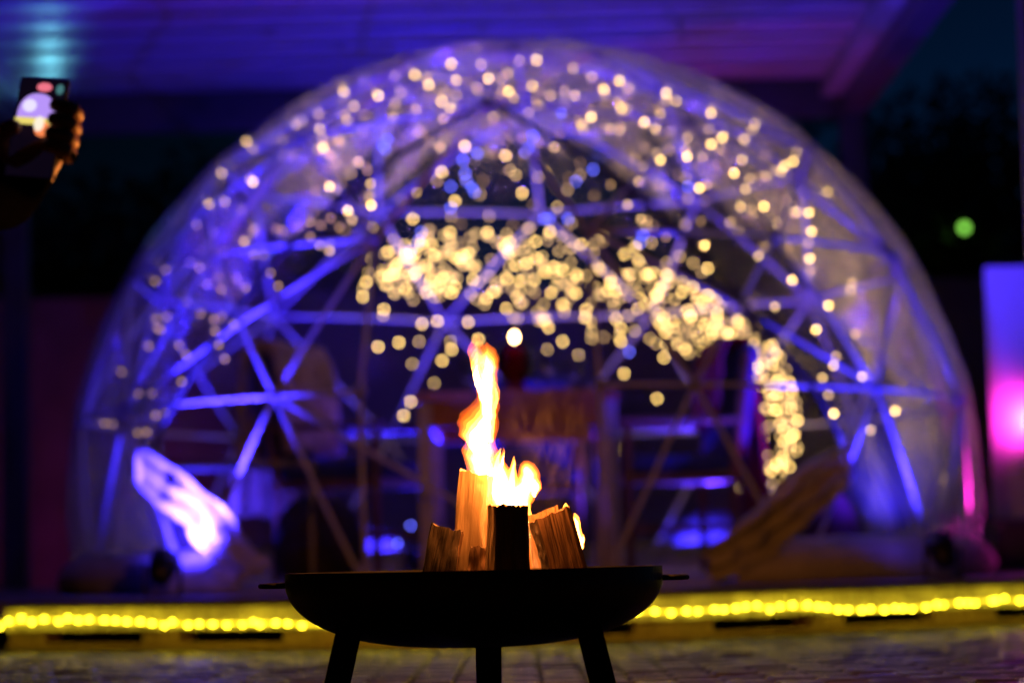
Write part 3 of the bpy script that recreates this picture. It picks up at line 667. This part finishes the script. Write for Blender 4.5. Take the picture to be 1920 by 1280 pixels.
# firewood: split logs standing in the bowl
W_pale = wood('pale_split_wood', (.44,.29,.16), (.58,.40,.24), .75, 9, .35)
W_brown = wood('brown_split_wood', (.10,.045,.02), (.30,.15,.07), .8, 12, 1.0)
W_dark = wood('darkened_wood', (.03,.018,.012), (.10,.055,.03), .85, 12, 1.0)  # log fronts turned from the flames get their shade as darker colour
W_bark = mat('log_bark', (.035,.022,.015), .95, 0, .5, 10, stretch=(3,3,.7), bump=1.2, bscale=26, col2=(.10,.06,.04))
def log(label, top, bot, depth_top, depth_bot, poly, mats, seed, bark=None, topcut=0.0):
    """poly: cross-section (x right, y away) in metres; mats: material index per side; leaning from bot to top (pixels)"""
    a = at(*bot, depth_bot); b = at(*top, depth_top); axis = b - a; Ln = axis.length; zdir = axis.normalized()
    ydir = (Vector((0, 1, 0)) - zdir * zdir.y).normalized(); xdir = ydir.cross(zdir)
    root = thing('firewood_log', label, 'log', a, 0, 'split logs burning in the fire bowl')
    root.rotation_euler = Matrix((xdir, ydir, zdir)).transposed().to_euler()
    pts = []; side = []
    n = len(poly)
    for i in range(n):
        p = Vector((*poly[i], 0)); q = Vector((*poly[(i+1) % n], 0))
        for k in range(9): pts.append(p.lerp(q, k / 9)); side.append(i)
    N = len(pts); nz = 40
    parts = {}
    for mi in sorted(set(mats)): parts[mi] = MB()
    V = []
    for z in range(nz + 1):
        row = []
        for i, p in enumerate(pts):
            t = z / nz; d = p.normalized()
            g = .0016 * noise.noise(Vector((p.x * 190, p.y * 190, t * 1.2 + seed))) + .0030 * noise.noise(Vector((p.x * 50, p.y * 50, t * 2.5 + seed * 3)))
            mi = mats[side[i]]
            if mi == bark and seed != 4: g += .0035 * noise.noise(Vector((p.x * 120, p.y * 120, t * 9 + seed)))
            zz = t * Ln
            if z == nz: zz += .007 * noise.noise(Vector((p.x * 130, p.y * 160, seed))) + topcut * p.x
            elif z == 0: zz -= 0
            else: zz += topcut * p.x * t
            cor = i % 9 == 0
            tp = 1.05 - .12 * t + .035 * math.sin(t * 4 + seed); row.append(Vector((p.x * tp + .004 * math.sin(t * 3 + seed * 2), p.y * tp, zz)) + d * (g - (.0022 if cor else 0)))
        V.append(row)
    for mi, mbx in parts.items():
        for i in range(N):
            if mats[side[i]] != mi: continue
            j = (i + 1) % N; n0 = len(mbx.v)
            for z in range(nz + 1): mbx.v += [tuple(V[z][i]), tuple(V[z][j])]
            for z in range(nz): mbx.f.append((n0 + 2*z, n0 + 2*z + 1, n0 + 2*z + 3, n0 + 2*z + 2)); mbx.mi.append(0)
    c = MB(); c.v = [tuple(v) for v in V[-1]] + [tuple(sum(V[-1], Vector()) / N)]; c.f = [(i, (i+1) % N, N) for i in range(N)]; c.mi = [0] * N
    b0 = len(c.v); c.v += [tuple(v) for v in V[0]]; c.f.append(tuple(b0 + i for i in range(N-1, -1, -1))); c.mi.append(0)
    nm = {0: ('split_face', W_pale), 1: ('split_face', W_brown), 2: ('shaded_face', W_dark), 3: ('bark', W_bark)}
    for mi, mbx in parts.items():
        o = mbx.build(nm[mi][0], nm[mi][1], root)
    c.build('end_grain', nm[0][1] if 0 in mats else W_dark, root)
    return root
# poly order: front-left, front-right, back ... (seen from the camera)
log('tall pale split log standing in the flames', (893, 889), (872, 1110), 4.52, 4.50, [(-.030, -.03), (.030, -.035), (.042, .0), (.02, .045), (-.028, .03)], [0, 0, 3, 1, 0], 1, 3, -.10)
log('dark front log with shade in its colour, its side face kept pale', (948, 948), (957, 1118), 4.40, 4.40, [(-.040, .032), (-.023, -.042), (.014, -.052), (.042, -.034), (.040, .03)], [0, 2, 2, 2, 3], 2, 3, -.06)
log('cracked brown log leaning towards the dark front log, flames at its edge', (1031, 966), (1070, 1116), 4.50, 4.49, [(-.048, .0), (-.030, -.035), (.040, -.035), (.036, .03), (-.02, .045)], [3, 1, 1, 3, 1], 3, 3, .14)
log('dark barky log leaning on the tall pale log', (840, 994), (808, 1116), 4.48, 4.45, [(-.028, -.016), (.033, -.026), (.040, .03), (-.026, .032)], [2, 1, 1, 3], 4, 3, -.05)
log('short reddish log end tucked between pale and dark front logs', (901, 1028), (898, 1112), 4.475, 4.46, [(-.020, -.02), (.026, -.022), (.028, .02), (-.02, .02)], [1, 1, 1, 1], 5, None)
log('half hidden split log behind the cracked brown log', (1018, 962), (1040, 1112), 4.56, 4.52, [(-.036, -.02), (.03, -.02), (.035, .03), (-.03, .03)], [1, 1, 3, 1], 6, 3, .2)
log('burning log at the back of the bowl behind the dark front log', (960, 985), (962, 1112), 4.60, 4.57, [(-.035, -.02), (.04, -.02), (.035, .03), (-.03, .03)], [1, 1, 3, 1], 7, 3)

# flames: closed bodies of glowing gas
def flame_mat(name, st, sc=26, lo=.35, hi=.62, col=(1.0, .30, .045), floor=.15):
    m = bpy.data.materials.new(name); m.use_nodes = True; N = m.node_tree.nodes; L = m.node_tree.links; N.clear()
    o = N.new('ShaderNodeOutputMaterial'); tc = N.new('ShaderNodeTexCoord'); mp = N.new('ShaderNodeMapping'); mp.inputs['Scale'].default_value = (1.6, 1.2, .38)
    L.new(tc.outputs['Object'], mp.inputs[0]); nz = N.new('ShaderNodeTexNoise'); nz.inputs['Scale'].default_value = sc; nz.inputs['Detail'].default_value = 2.5; nz.inputs['Distortion'].default_value = .9
    L.new(mp.outputs[0], nz.inputs['Vector']); mr = N.new('ShaderNodeMapRange'); mr.inputs[1].default_value = lo; mr.inputs[2].default_value = hi; mr.inputs[3].default_value = st * floor; mr.inputs[4].default_value = st
    L.new(nz.outputs['Fac'], mr.inputs[0]); e = N.new('ShaderNodeEmission'); e.inputs[0].default_value = (*col, 1); sx = N.new('ShaderNodeSeparateXYZ'); L.new(tc.outputs['Object'], sx.inputs[0]); hz = N.new('ShaderNodeMapRange'); hz.inputs[1].default_value = .20; hz.inputs[2].default_value = .42; hz.inputs[3].default_value = 1; hz.inputs[4].default_value = .25
    L.new(sx.outputs[2], hz.inputs[0]); mu = N.new('ShaderNodeMath'); mu.operation = 'MULTIPLY'; L.new(mr.outputs[0], mu.inputs[0]); L.new(hz.outputs[0], mu.inputs[1]); L.new(mu.outputs[0], e.inputs[1]); L.new(e.outputs[0], o.inputs['Volume'])
    return m
F_core = tuple((w_, flame_mat('flame_gas_%d' % i_, st_, sc_, .44, .66, c_, fl_)) for i_, (w_, st_, sc_, c_, fl_) in enumerate((
    (1.36, .8, 46, (1.0, .16, .008), 0), (1.20, 1.0, 44, (1.0, .20, .012), .02), (1.04, 1.3, 40, (1.0, .26, .025), .04), (.88, 1.9, 36, (1.0, .34, .05), .06), (.72, 3.2, 32, (1.0, .46, .11), .08), (.54, 7.5, 30, (1.0, .58, .22), .10))))
F_thin = ((1.1, flame_mat('thin_flame_gas', 1.6, 36, .40, .60, (1.0, .26, .025), .03)), (.6, flame_mat('thin_flame_core_gas', 3, 36, .40, .60, (1.0, .42, .10), .03)))
fl = thing('flame', 'tall bright orange flame licking up from the logs', 'flame', (BX, FY, BZ))
def cp(x, y): return 780 + x / 2.976, 640 + y / 2.976     # outline notes were taken on an enlargement
def tongue(rows, M, dep, seed, depth=.62, wob=.0025):
    """rows: (y, left, right) down the flame"""
    L = []
    for (y0, a0, b0), (y1, a1, b1) in zip(rows, rows[1:]):
        n = max(2, int(abs(y1 - y0) / 9))
        for k in range(n):
            t = k / n; s = t * t * (3 - 2 * t); s = .5 * s + .5 * t
            L.append((y0 + (y1 - y0) * t, a0 + (a1 - a0) * s, b0 + (b1 - b0) * s))
    L.append(rows[-1])
    for wf, Mx in M: tongue_body(L, wf, Mx, dep, seed, depth, wob)
def tongue_body(L, wf, M, dep, seed, depth, wob):
    m = MB(); vs = []; n = 18
    y_lo, y_hi = L[0][0], L[-1][0]; sh = (1 - wf) * .22 * (y_hi - y_lo)
    for y, a, b in L:
        y = y_lo + sh + (y - y_lo) * (y_hi - sh - y_lo) / (y_hi - y_lo); c_ = (a + b) / 2; h_ = (b - a) / 2 * wf; a, b = c_ - h_, c_ + h_
        d = dep(y) if callable(dep) else dep
        p = at(*cp(a, y), d); q = at(*cp(b, y), d); c = (p + q) / 2; h = max(.0006, (q - p).length / 2)
        for k in range(n):
            t = 2 * math.pi * k / n; r = 1 + .16 * noise.noise(Vector((math.cos(t) * 1.5, math.sin(t) * 1.5, y * .022 + seed)))
            vs.append(c + Vector((math.cos(t) * h * r + wob * noise.noise(Vector((y * .03, seed, 0))), math.sin(t) * max(h * depth, .003) * r, 0)) - fl.location)
    fs = [(i*n+k, i*n+(k+1) % n, (i+1)*n+(k+1) % n, (i+1)*n+k) for i in range(len(L)-1) for k in range(n)]
    fs += [tuple(range(n-1,-1,-1)), tuple((len(L)-1)*n + k for k in range(n))]
    m.add(vs, fs); return m.build('flame_tongue', M, fl, True)
tongue([(36,338,342),(62,322,350),(95,300,366),(140,306,385),(210,326,415),(290,350,432),(360,352,436),(400,318,437),(450,268,434),(500,257,430),(550,270,428),(592,298,427),(630,284,431),(680,298,452),(740,318,500),(800,352,560),(860,402,600),(920,430,610),(985,440,600)], F_core, lambda y: 4.50, 1)
tongue([(45,393,397),(85,372,436),(120,362,446),(190,350,445),(270,360,442),(370,366,438),(480,372,430),(560,370,425)], F_core, 4.49, 2, .5)
tongue([(230,438,448),(280,436,464),(320,430,466),(370,420,448),(480,418,440),(560,408,430)], F_thin, 4.525, 3, .5)
tongue([(612,489,492),(650,472,490),(690,458,490),(740,440,520),(800,430,540),(880,430,560)], F_core, 4.50, 4, .5)
tongue([(645,547,551),(690,530,556),(740,512,560),(790,500,565),(860,480,580)], F_thin, 4.515, 5, .6)
tongue([(683,605,625),(700,590,650),(730,585,668),(770,570,676),(810,540,672),(850,520,640),(900,480,625),(920,440,612)], F_core, 4.53, 6, .6)
tongue([(765,650,668),(790,645,690),(820,640,688),(850,645,676),(866,655,668)], F_core, 4.51, 7, .7)
tongue([(840,560,632),(920,575,632),(1000,595,646),(1080,608,662),(1150,618,690),(1210,640,712),(1262,655,726)], F_thin, 4.47, 8, .7)
tongue([(860,600,622),(960,604,628),(1080,622,650),(1180,628,676),(1262,640,700)], F_core, 4.50, 18, .4)
tongue([(760,320,420),(850,362,420),(950,350,400),(1030,352,384),(1110,362,392),(1165,378,394)], F_thin, 4.455, 9, .4)
tongue([(905,834,838),(930,820,855),(960,818,862),(1000,838,880),(1050,850,890),(1110,880,912)], F_thin, 4.475, 10, .7)
tongue([(962,884,890),(985,880,908),(1020,884,914),(1060,892,922),(1100,908,938),(1140,906,928),(1185,912,920)], F_thin, 4.47, 11, .7)
tongue([(1078,936,940),(1100,922,942),(1140,912,934),(1170,910,922)], F_thin, 4.48, 12, .7)
tongue([(600,470,476),(640,440,470),(700,420,480),(760,420,500)], F_thin, 4.54, 13, .6)
g1 = at(*cp(400, 650), 4.53); g2 = at(*cp(520, 880), 4.56); g3 = at(*cp(640, 1060), 4.53)
FIRE = (1.0, .30, .05)
light('fire_glow', 'POINT', at(*cp(395, 230), 4.52), FIRE, 55, fl, rad=.05); light('fire_glow', 'POINT', at(*cp(430, 700), 4.445), FIRE, .75, fl, rad=.04); light('fire_glow', 'POINT', at(*cp(640, 880), 4.44), FIRE, .45, fl, rad=.03)

# thin smoke beside the flame
def smoke_mat():
    m = bpy.data.materials.new('thin_smoke'); m.use_nodes = True; N = m.node_tree.nodes; L = m.node_tree.links; N.clear()
    o = N.new('ShaderNodeOutputMaterial'); tc = N.new('ShaderNodeTexCoord'); mp = N.new('ShaderNodeMapping'); mp.inputs['Scale'].default_value = (1.5, 1.5, .6); L.new(tc.outputs['Object'], mp.inputs[0])
    nz = N.new('ShaderNodeTexNoise'); nz.inputs['Scale'].default_value = 16; nz.inputs['Detail'].default_value = 5; nz.inputs['Distortion'].default_value = 1.8; L.new(mp.outputs[0], nz.inputs['Vector'])
    mr = N.new('ShaderNodeMapRange'); mr.inputs[1].default_value = .46; mr.inputs[2].default_value = .72; mr.inputs[3].default_value = 0; mr.inputs[4].default_value = .7; L.new(nz.outputs['Fac'], mr.inputs[0])
    ln = N.new('ShaderNodeVectorMath'); ln.operation = 'LENGTH'; m2 = N.new('ShaderNodeMapping'); m2.inputs['Scale'].default_value = (8.7, 20, 5.7); L.new(tc.outputs['Object'], m2.inputs[0]); L.new(m2.outputs[0], ln.inputs[0])
    fo = N.new('ShaderNodeMapRange'); fo.inputs[1].default_value = .9; fo.inputs[2].default_value = .3; fo.inputs[3].default_value = 0; fo.inputs[4].default_value = 1; L.new(ln.outputs['Value'], fo.inputs[0]); mm = N.new('ShaderNodeMath'); mm.operation = 'MULTIPLY'; L.new(mr.outputs[0], mm.inputs[0]); L.new(fo.outputs[0], mm.inputs[1])
    s = N.new('ShaderNodeVolumeScatter'); s.inputs[0].default_value = (.8,.75,.7,1); L.new(mm.outputs[0], s.inputs['Density']); L.new(s.outputs[0], o.inputs['Volume']); return m
sm = at(1030, 860, 4.56)
m = MB(); m.sphere((0,0,0), .1, 24, 18, (1.15, .5, 1.75), lambda d: 1 + .25 * noise.noise(d * 2 + Vector((3, 0, 0)))); o = m.build('smoke', smoke_mat(), None, True); o.location = sm; kind(o, 'stuff'); o['label'] = 'thin smoke curling beside the flame'; o['category'] = 'smoke'

# ------------------------------------------------------------------ person with a phone, kneeling at the left of the fire
PD = 3.60
ph_c = at(68, 240, PD)
ph = thing('smartphone', 'smartphone held upright, its screen showing the lit dome and fire', 'phone', ph_c)
ph.rotation_euler = (R_(-9), R_(7), R_(-10))
m = MB(); m.box((-.039, 0, -.08), (.039, .008, .08), bev=.003); m.build('body', M_black, ph)
m = MB(); m.box((-.0365, -.0008, -.077), (.0365, -.0001, .077)); scr = m.build('screen', emit('dim_screen', (.10,.05,.20), .03), ph)
def disc(name, col, st, c, rx, rz, y, sq=2.0, z0=None):
    m = MB(); pts = []
    for k in range(32):
        a = 2 * math.pi * k / 32; x = c[0] + rx * math.copysign(abs(math.cos(a)) ** (2/sq), math.cos(a)); z = c[1] + rz * math.copysign(abs(math.sin(a)) ** (2/sq), math.sin(a))
        if z0 is not None: z = max(z, z0)
        pts.append((x, y, z))
    m.add(pts, [tuple(range(32))]); return m.build(name, emit('screen_' + name + str(round(y*1e5)), col, st), scr)
disc('dome_image', (.48,.30,.95), 1.0, (-.004, .018), .030, .036, -.0011, 2.3, .012); disc('dome_glow', (.85,.78,1.0), 1.0, (-.016, .034), .011, .010, -.0014)
disc('strip_image', (.85,.70,.16), 1.0, (-.006, .010), .030, .0055, -.0017, 6); disc('fire_image', (1.0,.25,.08), 1.0, (.010, -.002), .012, .012, -.0020); disc('flame_image', (1.0,.9,.7), 1.0, (.004, .006), .008, .012, -.0023)
disc('roof_image', (1.0,.20,.28), .9, (.003, .064), .012, .007, -.0026)
disc('corner_image', (.10,.30,.32), .6, (.028, .062), .006, .008, -.0029)

W0 = ph_c                                                    # the hand wraps the lower half of the phone
ax_u = ph.rotation_euler.to_matrix() @ Vector((0, 0, 1)); ax_r = ph.rotation_euler.to_matrix() @ Vector((1, 0, 0)); ax_b = ph.rotation_euler.to_matrix() @ Vector((0, 1, 0))
def hp(r, b, u): return W0 + ax_r * r + ax_b * b + ax_u * (u + .042)
V = []; E = []; RAD = []; MATI = []
def vert(p, r): V.append(Vector(p)); RAD.append(r if isinstance(r, tuple) else (r, r)); return len(V) - 1
def chain(start, pts):
    last = start
    for p, r in pts:
        k = vert(p, r); E.append((last, k)); last = k
    return last
pel = vert((-1.16, 2.80, .50), (.17, .13))
waist = chain(pel, [((-1.15, 2.83, .68), (.155, .11))]); chest = chain(waist, [((-1.12, 2.87, .88), (.175, .12)), ((-1.10, 2.89, 1.02), (.15, .10))])
neck = chain(chest, [((-1.10, 2.90, 1.12), .058)]); head = chain(neck, [((-1.095, 2.93, 1.19), (.070, .080)), ((-1.09, 2.95, 1.265), (.080, .098)), ((-1.09, 2.94, 1.335), (.066, .080))])
# right arm reaches to the phone
palm_c = hp(.0, .028, -.075)
rs = chain(chest, [((-.94, 2.92, 1.00), .066)]); rel = chain(rs, [((-.875, 3.06, .86), .054), ((-.83, 3.20, .77), .047)])
wr = chain(rel, [((-.79, 3.36, .80), .042), (hp(-.03, .02, -.165), .042), (hp(-.02, .030, -.125), (.040, .028))])
pa = chain(wr, [(palm_c, (.046, .026)), (hp(.004, .032, -.045), (.046, .022))])
for k, (u0, u1, ln_) in enumerate(((-.020, -.012, 1.0), (-.040, -.034, 1.05), (-.060, -.056, 1.0), (-.078, -.076, .85))):
    chain(pa if k < 2 else pa - 1, [(hp(.030, .034, u0 * .9), .0130), (hp(.054, .022, u1), .0125), (hp(.056, -.006, u1 + .002), .0118), (hp(.020 - .008 * (1 - ln_), -.018, u1 + .004), .0108)])
chain(pa - 1, [(hp(-.044, .018, -.095), .019), (hp(-.056, -.006, -.070), .017), (hp(-.040, -.020, -.052), .015), (hp(-.014, -.022, -.046), .0125)])
# left arm rests on the thigh
ls = chain(chest, [((-1.27, 2.90, 1.00), .066)]); lel = chain(ls, [((-1.36, 2.90, .84), .054), ((-1.38, 2.98, .72), .046)])
lw = chain(lel, [((-1.30, 3.12, .66), .04), ((-1.25, 3.22, .635), .03), ((-1.23, 3.27, .625), (.034, .02))])
for dx in (-.03, -.01, .01, .03): chain(lw, [((-1.23 + dx, 3.31, .622), .0095), ((-1.23 + dx * 1.1, 3.35, .605), .0085)])
chain(lw, [((-1.19, 3.27, .615), .012), ((-1.175, 3.30, .60), .010)])
# legs: one knee down, one foot forward
rk = chain(pel, [((-1.06, 2.86, .46), .10), ((-1.03, 3.05, .27), .08), ((-1.02, 3.16, .085), .065)]); rf_ = chain(rk, [((-1.03, 2.96, .075), .055), ((-1.04, 2.75, .07), .042), ((-1.04, 2.64, .05), .04), ((-1.04, 2.60, .03), .03)])
lk = chain(pel, [((-1.25, 2.90, .49), .10), ((-1.27, 3.12, .52), .078), ((-1.27, 3.24, .50), .066)]); lf = chain(lk, [((-1.27, 3.26, .36), .056), ((-1.27, 3.25, .12), .042), ((-1.27, 3.27, .05), .045), ((-1.27, 3.38, .04), .038), ((-1.27, 3.44, .032), .03)])
me = bpy.data.meshes.new('person'); me.from_pydata(V, E, []); me.update()
tmp = bpy.data.objects.new('tmp', me); COL.objects.link(tmp)
sk = tmp.modifiers.new('skin', 'SKIN'); sk.use_smooth_shade = True
for i, d in enumerate(me.skin_vertices[0].data): d.radius = RAD[i]; d.use_root = (i == 0)
sb = tmp.modifiers.new('sub', 'SUBSURF'); sb.levels = 2; sb.render_levels = 2
dg = bpy.context.evaluated_depsgraph_get(); em = bpy.data.meshes.new_from_object(tmp.evaluated_get(dg))
bpy.data.objects.remove(tmp)
em.materials.clear(); em.materials.append(M_cloth_dark); em.materials.append(M_skin)
wrp = hp(-.02, .02, -.115); lwp = Vector((-1.25, 3.21, .637))
for p in em.polygons:
    c = p.center; p.use_smooth = True
    p.material_index = 1 if ((c - W0).length < (wrp - W0).length - .005 or (c - Vector((-1.23, 3.30, .62))).length < .09 or c.z > 1.10 and abs(c.x + 1.09) < .12) else 0
org = Vector((-1.12, 2.95, 0))
for v in em.vertices: v.co -= org
per = put('person', em, None, org); tag(per, 'person in dark clothes kneeling with an arm out, holding up a phone', 'person')
hc = Vector((-1.09, 2.94, 1.27)) - org
m = MB(); m.sphere(hc + Vector((0, -.018, .028)), .115, 24, 16, (.84, .95, .98), lambda d: (1 + .05 * noise.noise(d * 6)) * (.80 if d.y > .45 and d.z < .45 else 1)); m.build('hair', M_hair, per, True)
for s in (-1, 1):
    m = MB(); m.sphere(hc + Vector((s * .032, .089, -.005)), .012, 10, 8); m.build('eye', emit('eye_white%d' % s, (.02,.02,.02), 0), per, True)
    m = MB(); m.sphere(hc + Vector((s * .083, .005, -.01)), .03, 12, 8, (.35, .7, 1.05)); m.build('ear', M_skin, per, True)
m = MB(); m.sphere(hc + Vector((0, .104, -.03)), .018, 12, 8, (.8, 1, 1.4)); m.build('nose', M_skin, per, True)
m = MB(); m.sphere(hc + Vector((0, .089, -.072)), .02, 12, 8, (1.2, .5, .4)); m.build('mouth', mat('lips', (.35,.12,.1), .5), per, True)

# ------------------------------------------------------------------ background
w = thing('garden_wall', 'low rendered garden wall in the dark behind the dome', 'wall', (0, 15.2, 0))
m = MB(); m.box((-9, 0, -.01), (9, .22, 1.92)); m.build('wall_body', M_wall, w)
for k in range(18):
    m = MB(); m.box((-9 + k * 1.0 + .004, -.03, 1.921), (-8 + k * 1.0 - .004, .25, 1.97), bev=.006); m.build('coping_stone', M_wall, w)
def tree(label, x, y, h, cr, seed):
    rn = random.Random(seed); t = thing('tree', label, 'tree', (x, y, 0), 0, 'dark trees behind the garden wall')
    m = MB(); m.tube([(0, 0, -.05), (.04, 0, h * .25), (-.03, .05, h * .5), (.02, 0, h * .8)], [.16, .13, .09, .03], 10)
    limbs = []
    for k in range(9):
        a = rn.uniform(0, 6.28); z0 = h * rn.uniform(.28, .7); r = cr * rn.uniform(.5, .9); e = Vector((r * math.cos(a), r * math.sin(a), z0 + h * rn.uniform(.1, .25))); limbs.append(e)
        m.tube([(0, 0, z0), (e.x * .5, e.y * .5, z0 + (e.z - z0) * .4), e], [.05, .035, .012], 6)
    m.build('trunk', M_bark, t, True)
    m = MB()
    cl = [(e, rn.uniform(.35, .6) * cr) for e in limbs] + [(Vector((rn.uniform(-.5, .5) * cr, rn.uniform(-.5, .5) * cr, h * rn.uniform(.45, .95))), rn.uniform(.35, .6) * cr) for _ in range(14)]
    for c, r in cl:
        for _ in range(170):
            d = Vector((rn.gauss(0, 1), rn.gauss(0, 1), rn.gauss(0, 1))).normalized() * r * rn.random() ** .4
            p = c + d; s = rn.uniform(.05, .10); u = Vector((rn.gauss(0,1), rn.gauss(0,1), rn.gauss(0,1))).normalized(); v_ = u.orthogonal().normalized()
            m.add([p - u * s, p + v_ * s * .45, p + u * s, p - v_ * s * .45], [(0, 1, 2, 3)])
    m.build('crown', M_leaf, t)
tl = ['dark tree behind the wall, near the pergola post', 'dark round tree behind the wall holding the green lamp', 'dark tree behind the wall, beyond the white board', 'dark tree hidden behind the dome and the wall', 'dark tree behind the wall, near the left pergola post', 'black tree at the far left beyond the phone']
for lab, (x, y, h, c, s) in zip(tl, [(2.9, 17.6, 3.3, 1.1, 1), (3.7, 18.6, 3.7, 1.2, 2), (4.9, 18.2, 3.4, 1.2, 3), (1.3, 17.9, 3.3, 1.2, 4), (-2.1, 17.9, 3.2, 1.2, 5), (-4.1, 18.2, 3.3, 1.3, 6)]): tree(lab, x, y, h, c, s)
gp = at(1808, 427, 17.2)
gl_ = thing('garden_lamp', 'small green glowing lamp on a pole before the dark trees', 'lamp', (gp.x, gp.y, 0))
m = MB(); m.tube([(0, 0, -.01), (0, 0, gp.z - .06)], .018, 10); m.build('pole', M_black, gl_, True)
m = MB(); m.lathe([(.0, gp.z - .06), (.045, gp.z - .055), (.05, gp.z - .04), (.0, gp.z - .035)], n=16); m.build('socket', M_black, gl_, True)
m = MB(); m.sphere((0, 0, gp.z), .03, 12, 10); m.build('globe', emit('green_globe', (.25, .75, .08), 2.6), gl_, True)
